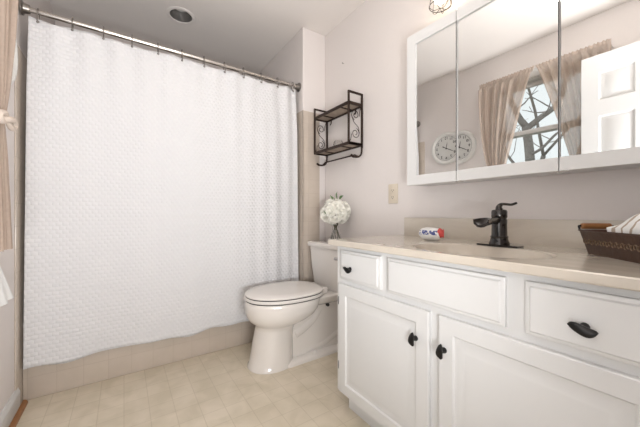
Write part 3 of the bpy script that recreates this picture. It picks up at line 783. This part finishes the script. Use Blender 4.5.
# vanity light with caged bulbs
vl = thing('vanity_light', 'caged bulb vanity light on the wall above the mirror cabinet', 'wall light', (XW, 0.53, 2.0))
b = B(); box(b, XW - 0.022, XW - 0.0005, 0.20, 0.88, 2.035, 2.11, 0.004); obj('back_plate', b, 'bronze', vl)
LX = 1.25
for y in (0.825, 0.54, 0.255):
    b = B(); tube(b, spline([(XW - 0.02, y, 2.072), (XW - 0.06, y, 2.085), (LX, y, 2.085), (LX, y, 2.06)], 5), 0.006, 10)
    lathe(b, [(0.012, 2.07), (0.020, 2.06), (0.022, 2.02), (0.020, 2.015)], (LX, y, 0), 20); a = obj('arm', b, 'bronze', vl)
    b = B(); zb = 1.897
    for k in range(6):
        an = k * PI / 3 + 0.3; ca, sa = math.cos(an), math.sin(an)
        tube(b, spline([(LX + 0.020 * ca, y + 0.020 * sa, 2.03), (LX + 0.034 * ca, y + 0.034 * sa, 1.99), (LX + 0.048 * ca, y + 0.048 * sa, zb + 0.022), (LX + 0.042 * ca, y + 0.042 * sa, zb + 0.006), (LX + 0.025 * ca, y + 0.025 * sa, zb - 0.002), (LX, y, zb + 0.008)], 4), 0.0014, 6)
    for r, z in ((0.0495, zb + 0.020), (0.0365, 1.985)):
        tube(b, [(LX + r * math.cos(2 * PI * k / 32), y + r * math.sin(2 * PI * k / 32), z) for k in range(32)], 0.0018, 6, closed=True)
    obj('wire_cage', b, 'bronze', a)
    b = B(); lathe(b, [(0.012, 2.02), (0.014, 2.0), (0.026, 1.97), (0.029, 1.955), (0.025, 1.938), (0.012, 1.928), (0.0005, 1.926)], (LX, y, 0), 24); obj('bulb', b, 'bulb', a)

# ------------------------------------------------------------------ outlet and nail
ou = thing('wall_outlet', 'almond wall outlet left of the mirror cabinet', 'outlet', (XW, 1.205, 1.04))
b = B(); box(b, XW - 0.006, XW - 0.0003, 1.168, 1.240, 0.985, 1.102, 0.002); obj('cover_plate', b, 'almond', ou)
for z in (1.064, 1.022):
    b = B(); lathe(b, [(0.0165, -0.0055), (0.0165, -0.0075), (0.015, -0.008)], (XW, 1.204, z), 24, 'X'); r = obj('socket', b, 'almond', ou)
    b = B(); box(b, XW - 0.0086, XW - 0.0078, 1.197, 1.1995, z - 0.004, z + 0.006); box(b, XW - 0.0086, XW - 0.0078, 1.2085, 1.211, z - 0.004, z + 0.006); box(b, XW - 0.0086, XW - 0.0078, 1.202, 1.206, z - 0.011, z - 0.007); obj('slot', b, 'dark', r)
b = B(); lathe(b, [(0.0015, 0.0), (0.0015, -0.012), (0.0045, -0.012), (0.0045, -0.014)], (XW, 1.682, 2.035), 10, 'X'); tag(obj('nail', b, 'hookmetal', org=(XW, 1.682, 2.035)), 'single bare nail in the wall above the iron shelf', 'nail')

# ------------------------------------------------------------------ iron wall shelf
sh = thing('wall_shelf', 'brown wrought iron two tier wall shelf with scroll sides above the toilet', 'shelf', (XW, 1.68, 1.31))
SXB, SXF, SY0, SY1 = 1.338, 1.222, 1.472, 1.880
ZT, ZU, ZL = 1.735, 1.655, 1.388
r_ = 0.0058
for y, nm in ((SY0, 'side_frame'), (SY1, 'side_frame')):
    b = B()
    box(b, SXF - r_, SXF + r_, y - r_, y + r_, ZL - 0.008, ZT, 0.001); box(b, SXB - r_, SXB + r_, y - r_, y + r_, ZL - 0.020, ZT, 0.001)
    box(b, SXF, SXB, y - r_, y + r_, ZT - 2 * r_, ZT, 0.001); box(b, SXF, SXB, y - r_, y + r_, ZL - 0.006, ZL + 0.006)
    fr = obj(nm, b, 'shelfmetal', sh)
    b = B(); xc = (SXB + SXF) / 2
    def spiral(cx_, cz_, r0, r1, a0, a1, nn=22): return [(cx_ + (r0 + (r1 - r0) * i / nn) * math.cos(a0 + (a1 - a0) * i / nn), y, cz_ + (r0 + (r1 - r0) * i / nn) * math.sin(a0 + (a1 - a0) * i / nn)) for i in range(nn + 1)]
    for zc_, fl_ in ((ZL + 0.195, 1), (ZL + 0.072, -1)):
        tube(b, spiral(xc, zc_, 0.010, 0.036, 0.5 * PI if fl_ > 0 else 1.5 * PI, 3.4 * PI if fl_ > 0 else 4.4 * PI), 0.0022, 6)
    tube(b, spline([(xc - 0.034, y, ZL + 0.19), (xc - 0.012, y, ZL + 0.145), (xc + 0.025, y, ZL + 0.115), (xc + 0.035, y, ZL + 0.075)], 6), 0.0022, 6)
    tube(b, spline([(xc + 0.034, y, ZL + 0.19), (xc + 0.04, y, ZL + 0.23), (SXB - 0.006, y, ZU - 0.01)], 4), 0.0022, 6)
    tube(b, spline([(xc - 0.034, y, ZL + 0.065), (xc - 0.04, y, ZL + 0.03), (SXF + 0.006, y, ZL + 0.01)], 4), 0.0022, 6)
    obj('scroll', b, 'shelfmetal', fr)
for z in (ZU, ZL):
    b = B(); box(b, SXF + 0.004, SXB - 0.004, SY0 + 0.005, SY1 - 0.005, z + 0.001, z + 0.009, 0.001); bd = obj('shelf_board', b, 'shelfwood', sh)
    b = B()
    box(b, SXF - r_, SXF + r_, SY0, SY1, z - 0.008, z + 0.010, 0.001); box(b, SXB - r_, SXB + r_, SY0, SY1, z - 0.008, z + 0.010, 0.001)
    for yy in (SY0, SY1): box(b, SXF, SXB, yy - r_, yy + r_, z - 0.008, z + 0.010)
    for yy in (SY0 + 0.10, SY1 - 0.10): box(b, SXF, SXB, yy - 0.006, yy + 0.006, z - 0.004, z + 0.001)
    obj('rim', b, 'shelfmetal', bd)
b = B()
for y in (SY0, SY1):
    tube(b, spline([(SXB - 0.002, y, ZL), (SXB - 0.002, y, 1.345), (SXB - 0.012, y, 1.318), (SXB - 0.04, y, 1.303), (SXB - 0.075, y, 1.302), (SXB - 0.095, y, 1.312)], 5), [0.006] * 20 + [0.008] * 6, 10)
tube(b, [(1.302, SY0, 1.308), (1.302, SY0 + 0.03, 1.322), (1.302, SY1 - 0.03, 1.322), (1.302, SY1, 1.308)], 0.005, 10)
obj('towel_bar', b, 'shelfmetal', sh)
for yy in (SY0 + 0.06, SY1 - 0.06):
    b = B(); tube(b, spline([(SXB - 0.002, yy, ZU - 0.005), (SXB - 0.004, yy, ZU - 0.03), (SXB - 0.012, yy, ZU - 0.045)], 4), 0.004, 8); obj('peg', b, 'shelfmetal', sh)
# small glass candle holder
gc = thing('glass_votive', 'small frosted glass candle holder on the lower shelf board', 'candle holder', (1.285, 1.665, ZL + 0.009))
b = B(); lathe(b, [(0.020, 0.0), (0.028, 0.004), (0.036, 0.022), (0.034, 0.040), (0.026, 0.052), (0.024, 0.052), (0.031, 0.040), (0.033, 0.022), (0.025, 0.007), (0.0005, 0.006)], (1.285, 1.665, ZL + 0.0095), 28)
M['frost'] = glass('frosted_glass', (0.95, 0.95, 0.94), 0.25)
obj('holder', b, 'frost', gc)
b = B(); lathe(b, [(0.018, 0.008), (0.018, 0.026), (0.016, 0.028)], (1.285, 1.665, ZL + 0.0095), 20); obj('candle', b, 'petal', gc)

# ------------------------------------------------------------------ vase with flowers on the tank lid
VX, VY, VZ = 1.245, 1.645, 0.7185
vs = thing('glass_vase', 'clear glass vase on the toilet tank lid', 'vase', (VX, VY, VZ))
b = B(); lathe(b, [(0.050, 0), (0.053, 0.003), (0.046, 0.02), (0.034, 0.05), (0.024, 0.08), (0.022, 0.10), (0.025, 0.115), (0.0235, 0.115), (0.0205, 0.10), (0.0225, 0.08), (0.032, 0.05), (0.044, 0.02), (0.049, 0.006), (0.0005, 0.005)], (VX, VY, VZ), 36); obj('vessel', b, 'glass', vs)
bq = thing('flower_bouquet', 'round bunch of cream white roses in the glass vase', 'flowers', (VX, VY, VZ + 0.01))
cz = 0.928; CC = Vector((VX, VY, cz))
b = B()
for k in range(7):
    an = k * 2 * PI / 7; 
    tube(b, [(VX + 0.040 * math.cos(an), VY + 0.040 * math.sin(an), VZ + 0.011), (VX + 0.014 * math.cos(an + .2), VY + 0.014 * math.sin(an + .2), VZ + 0.085), (VX + 0.03 * math.cos(an + 2.4), VY + 0.03 * math.sin(an + 2.4), cz - 0.055)], 0.0026, 7)
obj('stems', b, 'stem', bq)
rose = None
dirs = []
N = 26
for i in range(N):
    ph = math.acos(1 - 1.72 * (i + 0.5) / N); th_ = i * 2.39996
    dirs.append(Vector((math.sin(ph) * math.cos(th_), math.sin(ph) * math.sin(th_), math.cos(ph))))
def rose_bm():
    b = B(); rnd = random.Random(5)
    lathe(b, [(0.0005, 0.026), (0.008, 0.022), (0.012, 0.010), (0.010, -0.004), (0.0005, -0.012)], (0, 0, 0), 12)
    for lay, (rr, hh, cnt, opn) in enumerate(((0.013, 0.026, 3, 0.15), (0.020, 0.025, 4, 0.4), (0.027, 0.020, 5, 0.7), (0.033, 0.012, 6, 1.05))):
        for k in range(cnt):
            a0 = k * 2 * PI / cnt + lay * 0.7; wd = 2 * PI / cnt * 0.68
            V = []
            for j in range(6):
                t = j / 5; row = []
                for q in range(7):
                    s = q / 6 * 2 - 1; a = a0 + s * wd * (0.35 + 0.65 * math.sin(min(1, t * 1.1) * PI * 0.62))
                    r = rr * (0.25 + 0.75 * math.sin(t * PI / 2)) + (opn * 0.007 * t ** 3) 
                    z = -0.012 + (hh + 0.012) * t - 0.006 * s * s * t - (0.006 * opn * max(0, t - 0.8) * 5)
                    row.append(b.verts.new((r * math.cos(a), r * math.sin(a), z + 0.001 * math.sin(5 * a + lay))))
                V.append(row)
            for j in range(5):
                for q in range(6): b.faces.new((V[j][q], V[j][q + 1], V[j + 1][q + 1], V[j + 1][q]))
    return b
for i, d in enumerate(dirs):
    R = 0.078 + 0.008 * math.sin(i * 2.7)
    pos = Vector((d.x * R, d.y * R, d.z * R * 0.92))
    if rose is None:
        b = rose_bm(); rose = obj('rose_bloom', b, 'petal', bq, angle=180)
        # the mesh was shifted by the bouquet origin; undo so that the bloom is centred on its own origin
        for v in rose.data.vertices: v.co += ORG[bq.name]
        o = rose
    else:
        o = rose.copy(); COL.objects.link(o); o.parent = bq
    o.location = CC + pos - ORG[bq.name]; o.rotation_mode = 'QUATERNION'; o.rotation_quaternion = d.to_track_quat('Z', 'Y')
    sc = 1.16 + 0.14 * math.sin(i * 1.9); o.scale = (sc, sc, sc)
def leaf(base, tip, wd):
    b = B(); A = Vector(base); T = Vector(tip); ax = T - A; side = ax.cross(Vector((0.6, -0.8, 0.2))).normalized(); up = ax.cross(side).normalized()
    V = []
    for i in range(9):
        t = i / 8; wl = wd * math.sin(PI * min(0.999, t ** 0.8)) + 0.0004
        c = A + ax * t + up * (0.006 * math.sin(PI * t))
        V.append([b.verts.new(c - side * wl + up * 0.003), b.verts.new(c), b.verts.new(c + side * wl + up * 0.003)])
    for i in range(8):
        for q in range(2): b.faces.new((V[i][q], V[i][q + 1], V[i + 1][q + 1], V[i + 1][q]))
    return obj('leaf', b, 'leaf', bq, angle=180)
leaf(CC + Vector((0, 0, 0.10)), CC + Vector((-0.030, 0.020, 0.128)), 0.022); leaf(CC + Vector((0.01, -0.01, 0.10)), CC + Vector((0.010, -0.01, 0.150)), 0.020)
leaf(CC + Vector((0.02, -0.02, 0.095)), CC + Vector((0.045, -0.035, 0.122)), 0.015); leaf(CC + Vector((-0.09, -0.03, 0.0)), CC + Vector((-0.112, -0.02, 0.012)), 0.008)

# ------------------------------------------------------------------ wall clock
KY, KZ, KR = 1.64, 1.595, 0.167
ck = thing('wall_clock', 'large round white wall clock with black numbers on the left wall', 'clock', (XL, KY, KZ))
b = B(); lathe(b, [(KR - 0.03, 0.0005), (KR - 0.004, 0.0005), (KR, 0.012), (KR - 0.004, 0.028), (KR - 0.016, 0.036), (KR - 0.026, 0.036), (KR - 0.032, 0.028), (KR - 0.036, 0.028), (KR - 0.040, 0.018)], (XL, KY, KZ), 64, 'X', cap1=False); obj('frame', b, 'clockwhite', ck)
b = B(); lathe(b, [(KR - 0.035, 0.010), (KR - 0.035, 0.019), (KR - 0.036, 0.0195)], (XL, KY, KZ), 64, 'X'); fc = obj('face', b, 'clockface', ck)
b = B()
for rr in (KR - 0.038, KR - 0.044): tube(b, [(XL + 0.0198, KY + rr * math.cos(2 * PI * k / 64), KZ + rr * math.sin(2 * PI * k / 64)) for k in range(64)], 0.0009, 6, closed=True)
obj('dial_ring', b, 'ink', fc)
dg = bpy.context.evaluated_depsgraph_get()
for hnum in range(1, 13):
    cv = bpy.data.curves.new('numeral', 'FONT'); cv.body = str(hnum); cv.size = 0.036; cv.align_x = 'CENTER'; cv.align_y = 'CENTER'; cv.offset = 0.0006; cv.extrude = 0.0005
    tmp = bpy.data.objects.new('tmp', cv); COL.objects.link(tmp); dg.update()
    me = bpy.data.meshes.new_from_object(tmp.evaluated_get(dg), depsgraph=dg); bpy.data.objects.remove(tmp); bpy.data.curves.remove(cv)
    an = hnum * PI / 6; rr = KR - 0.066
    # seen from +X the viewer's right is +Y ... towards the back wall
    mtx = Matrix.Translation((0.0203, rr * math.sin(an), rr * math.cos(an))) @ Matrix(((0, 0, 1, 0), (1, 0, 0, 0), (0, 1, 0, 0), (0, 0, 0, 1)))
    me.transform(mtx); me.materials.clear(); me.materials.append(M['ink'])
    o = bpy.data.objects.new('numeral', me); COL.objects.link(o); o.parent = fc
def hand(name, an, L, tail, wd, x):
    b = B(); d = Vector((0, math.sin(an), math.cos(an))); s = Vector((0, math.cos(an), -math.sin(an))); c = Vector((XL + x, KY, KZ))
    prof = [(-tail, wd * 1.3), (-tail * 0.7, wd * 1.8), (-tail * 0.4, wd * 0.8), (0, wd), (L * 0.6, wd * 1.1), (L, wd * 0.3)]
    loft(b, [[c + d * a + s * w_, c + d * a + s * w_ + Vector((0.001, 0, 0)), c + d * a - s * w_ + Vector((0.001, 0, 0)), c + d * a - s * w_] for a, w_ in prof])
    obj(name, b, 'ink', ck)
hand('hour_hand', math.radians(350), 0.060, 0.012, 0.0028, 0.0215); hand('minute_hand', math.radians(242), 0.094, 0.045, 0.0030, 0.0235)
b = B(); lathe(b, [(0.006, 0.020), (0.006, 0.026), (0.003, 0.027)], (XL, KY, KZ), 16, 'X'); obj('hub', b, 'ink', ck)

# ------------------------------------------------------------------ window curtains
cr = thing('window_curtain_rod', 'thin curtain rod over the window on the left wall', 'curtain rod', (-0.32, 0.96, 2.09))
b = B(); tube(b, [(XL + 0.006, 1.385, 2.085), (-0.345, 1.387, 2.085), (-0.325, 1.375, 2.085), (-0.325, 0.545, 2.085), (-0.345, 0.533, 2.085), (XL + 0.006, 0.535, 2.085)], 0.005, 10); obj('rod', b, 'trimw', cr)
def drape(mirror, label, xc):
    """mirror=+1: panel on the far half of the window, gathered away from the centre"""
    yc = 0.96
    def Yv(y): return y if mirror > 0 else 2 * yc - y
    ztop, ztie, zbot = 2.110, 1.205, 0.815
    bm = B(); nx, nz = 110, 70; V = []
    for j in range(nz + 1):
        z = ztop + (zbot - ztop) * j / nz; row = []
        if z >= ztie:
            s = (ztop - z) / (ztop - ztie)
            ye = 1.398 - 0.125 * s ** 3.2; yi = 0.962 + 0.245 * s ** 0.87
            am = 0.013 * (1 - s) + 0.012
        else:
            s = (ztie - z) / (ztie - zbot)
            ye = 1.273 + 0.045 * s ** 0.6; yi = 1.210 - 0.045 * s ** 0.7
            am = 0.012 + 0.012 * s
        for i in range(nx + 1):
            q = i / nx
            y = yi + (ye - yi) * q + (0.003 * math.sin(q * 57 + z * 3) if z > ztie else 0)
            env = 1.0
            ph = q * 2 * PI * 6.5 + 0.8 * math.sin(z * 4 + q * 3)
            x = xc + am * (math.sin(ph) * 0.8 + 0.35 * math.sin(ph * 2.3 + 1.0 + z * 2))
            if z > 2.06: x = -0.314 + am * 0.4 * math.sin(q * 2 * PI * 19) 
            if abs(z - 2.083) < 0.012: x = -0.3165 + (x - xc) * 0.25
            if z > 2.095: x += 0.002 * math.sin(q * 90)
            row.append(bm.verts.new((x, Yv(y), z)))
        V.append(row)
    for j in range(nz):
        for i in range(nx): bm.faces.new((V[j][i], V[j][i + 1], V[j + 1][i + 1], V[j + 1][i]))
    r = thing('window_curtain', label, 'curtain', (xc, Yv(1.25), 0.82), 'sheer curtains at the window')
    obj('panel', bm, 'sheer', r, angle=180)
    b = B(); yy = Yv(1.242)
    ring = []
    for k in range(24):
        a = 2 * PI * k / 24; ring.append((xc + 0.030 * math.cos(a), yy + 0.042 * math.sin(a), ztie + 0.008 * math.sin(a) * mirror))
    tube(b, ring, 0.009, 8, closed=True)
    o = obj('tieback', b, 'sheerband', r)
    b = B()
    for sg in (1, -1):
        pts = spline([(xc + 0.02, yy, ztie), (xc + 0.026, yy + sg * 0.035, ztie + 0.010), (xc + 0.022, yy + sg * 0.068, ztie - 0.002), (xc + 0.022, yy + sg * 0.045, ztie - 0.016), (xc + 0.022, yy, ztie - 0.004)], 5)
        tube(b, pts, [0.006 + 0.003 * math.sin(PI * i / (len(pts) - 1)) for i in range(len(pts))], 8)
    obj('bow', b, 'sheerband', o)
M['sheerband'] = mat('tan_band_fabric', (0.60, 0.51, 0.44), 0.9, noise=0.08, nscale=80)
drape(1, 'tan sheer tied back curtain on the window half nearer the tub', -0.312)
drape(-1, 'tan sheer tied back curtain partly behind the open white door', -0.336)

# towel on a ring below the window
tr = thing('towel_ring', 'bronze towel ring on the left wall below the curtain', 'towel ring', (XL, 1.27, 0.93))
b = B(); lathe(b, [(0.022, 0.0005), (0.022, 0.006), (0.009, 0.012), (0.008, 0.045), (0.011, 0.052), (0.0005, 0.056)], (XL, 1.27, 0.95), 20, 'X'); obj('mount', b, 'bronze', tr)
b = B(); tube(b, [(XL + 0.048, 1.27 + 0.055 * math.sin(2 * PI * k / 32), 0.893 + 0.055 * math.cos(2 * PI * k / 32)) for k in range(32)], 0.004, 8, closed=True); obj('ring', b, 'bronze', tr)
b = B(); rings = []
for i in range(25):
    t = i / 24; z = 0.852 - t * 0.235
    hw = 0.075 + 0.115 * t ** 0.9; yc_ = 1.27 + 0.055 * t; row = []
    for k in range(60):
        a = 2 * PI * k / 60; ca, sa = math.cos(a), math.sin(a)
        fold = 0.006 * t * math.sin(7 * ca * 2 + 1)
        row.append(Vector((XL + 0.052 + 0.022 * t + fold + (0.013 + 0.008 * (1 - t)) * (abs(sa) ** 0.6) * (1 if sa > 0 else -1), yc_ + hw * ca, z + (0.02 * (1 - ca * ca) if i == 0 else 0))))
    rings.append(row)
loft(b, rings); tag(obj('hand_towel', b, 'towel', org=(XL + 0.05, 1.27, 0.617), angle=70), 'white hand towel hanging low on the left wall by the curtain', 'towel')

# ------------------------------------------------------------------ outside the window
b = B(); box(b, -30, -1.0, -15, 25, -3.2, -3.0); struct('ground', b, 'ground', smooth=False)
def tree(base, lean, seed, r0, hfork, label):
    rnd = random.Random(seed); b = B()
    def grow(p, d, r, L, depth):
        pts = [p]; rad = [r]; q = p.copy(); dd = d.copy()
        for i in range(5):
            dd = (dd + Vector((rnd.uniform(-.14, .14), rnd.uniform(-.14, .14), rnd.uniform(-.03, .08)))).normalized(); q = q + dd * (L / 5); pts.append(q.copy()); rad.append(r * (1 - 0.10 * (i + 1) * (1.0 if depth else 0.4)))
        tube(b, pts, rad, 7 if r > 0.02 else 5)
        if depth >= 4 or r < 0.006: return
        for k in range(3 if depth else 3):
            src = pts[rnd.choice((2, 3, 4, 5))] if k else pts[-1]
            nd = (dd + Vector((rnd.uniform(-.5, .5), rnd.uniform(-.9, .9), rnd.uniform(-.15, .6)))).normalized()
            grow(src, nd, max(0.004, rad[-1] * rnd.uniform(0.5, 0.78)), L * rnd.uniform(0.55, 0.8), depth + 1)
    grow(Vector(base), Vector(lean).normalized(), r0, hfork, 0)
    tag(obj('bare_tree', b, 'bark', org=base, angle=180), label, 'tree', 'bare trees outside the window')
def main_tree():
    rnd = random.Random(11); b = B(); X = -5.0
    def limb(pts, r0, r1, twigs=3, dx=0.0):
        P = spline([(X + dx * k / max(1, len(pts) - 1) + rnd.uniform(-.05, .05), y, z) for k, (y, z) in enumerate(pts)], 5); m = len(P)
        tube(b, P, [r0 + (r1 - r0) * k / (m - 1) for k in range(m)], 8)
        for q in range(twigs):
            k = rnd.randrange(int(m * 0.25), m); p = P[k]; d = Vector((rnd.uniform(-.4, .4), rnd.choice((-1, 1)) * rnd.uniform(.5, 1), rnd.uniform(.1, .9))).normalized()
            L = rnd.uniform(.35, .9); Q = [p]; dd = d.copy()
            for w_ in range(5): dd = (dd + Vector((rnd.uniform(-.3, .3), rnd.uniform(-.4, .4), rnd.uniform(-.2, .3)))).normalized(); Q.append(Q[-1] + dd * L / 5)
            tube(b, Q, [max(0.006, r1 * 0.55) * (1 - 0.13 * e) for e in range(6)], 5)
            e_ = Q[3]; tube(b, [e_, e_ + Vector((0.05, rnd.uniform(-.25, .25), rnd.uniform(.05, .3)))], 0.006, 5)
    limb([(2.70, -3.02), (2.72, -1.0), (2.70, 0.8), (2.70, 1.9), (2.73, 2.45), (2.78, 2.85)], 0.115, 0.085, 0)
    limb([(2.78, 2.85), (2.88, 3.05), (2.98, 3.35), (3.02, 3.65), (2.92, 3.95), (2.70, 4.3)], 0.075, 0.035, 7, 0.3)
    limb([(2.78, 2.82), (2.55, 3.0), (2.30, 3.22), (2.16, 3.6), (2.10, 4.2)], 0.07, 0.03, 7, -0.3)
    limb([(2.74, 2.2), (2.45, 2.3), (2.2, 2.55), (1.95, 2.6)], 0.035, 0.018, 5, 0.2)
    limb([(2.72, 1.9), (2.95, 2.0), (3.15, 2.35), (3.2, 2.8), (3.45, 3.1)], 0.035, 0.016, 6, 0.2)
    limb([(3.0, 3.4), (3.25, 3.6), (3.5, 3.6)], 0.03, 0.012, 4, 0.2)
    tag(obj('bare_tree', b, 'bark', org=(X, 2.7, -3.0), angle=180), 'bare winter tree with a thick forked trunk outside the window', 'tree', 'bare trees outside the window')
main_tree()
tree((-10.5, 5.2, -3.0), (0, 0.05, 1), 9, 0.09, 6.2, 'thin bare tree farther off, left of the thick trunk in the window')
tree((-8.0, 3.25, -3.0), (0, -0.02, 1), 21, 0.07, 6.0, 'slender bare tree right of the thick trunk in the window')
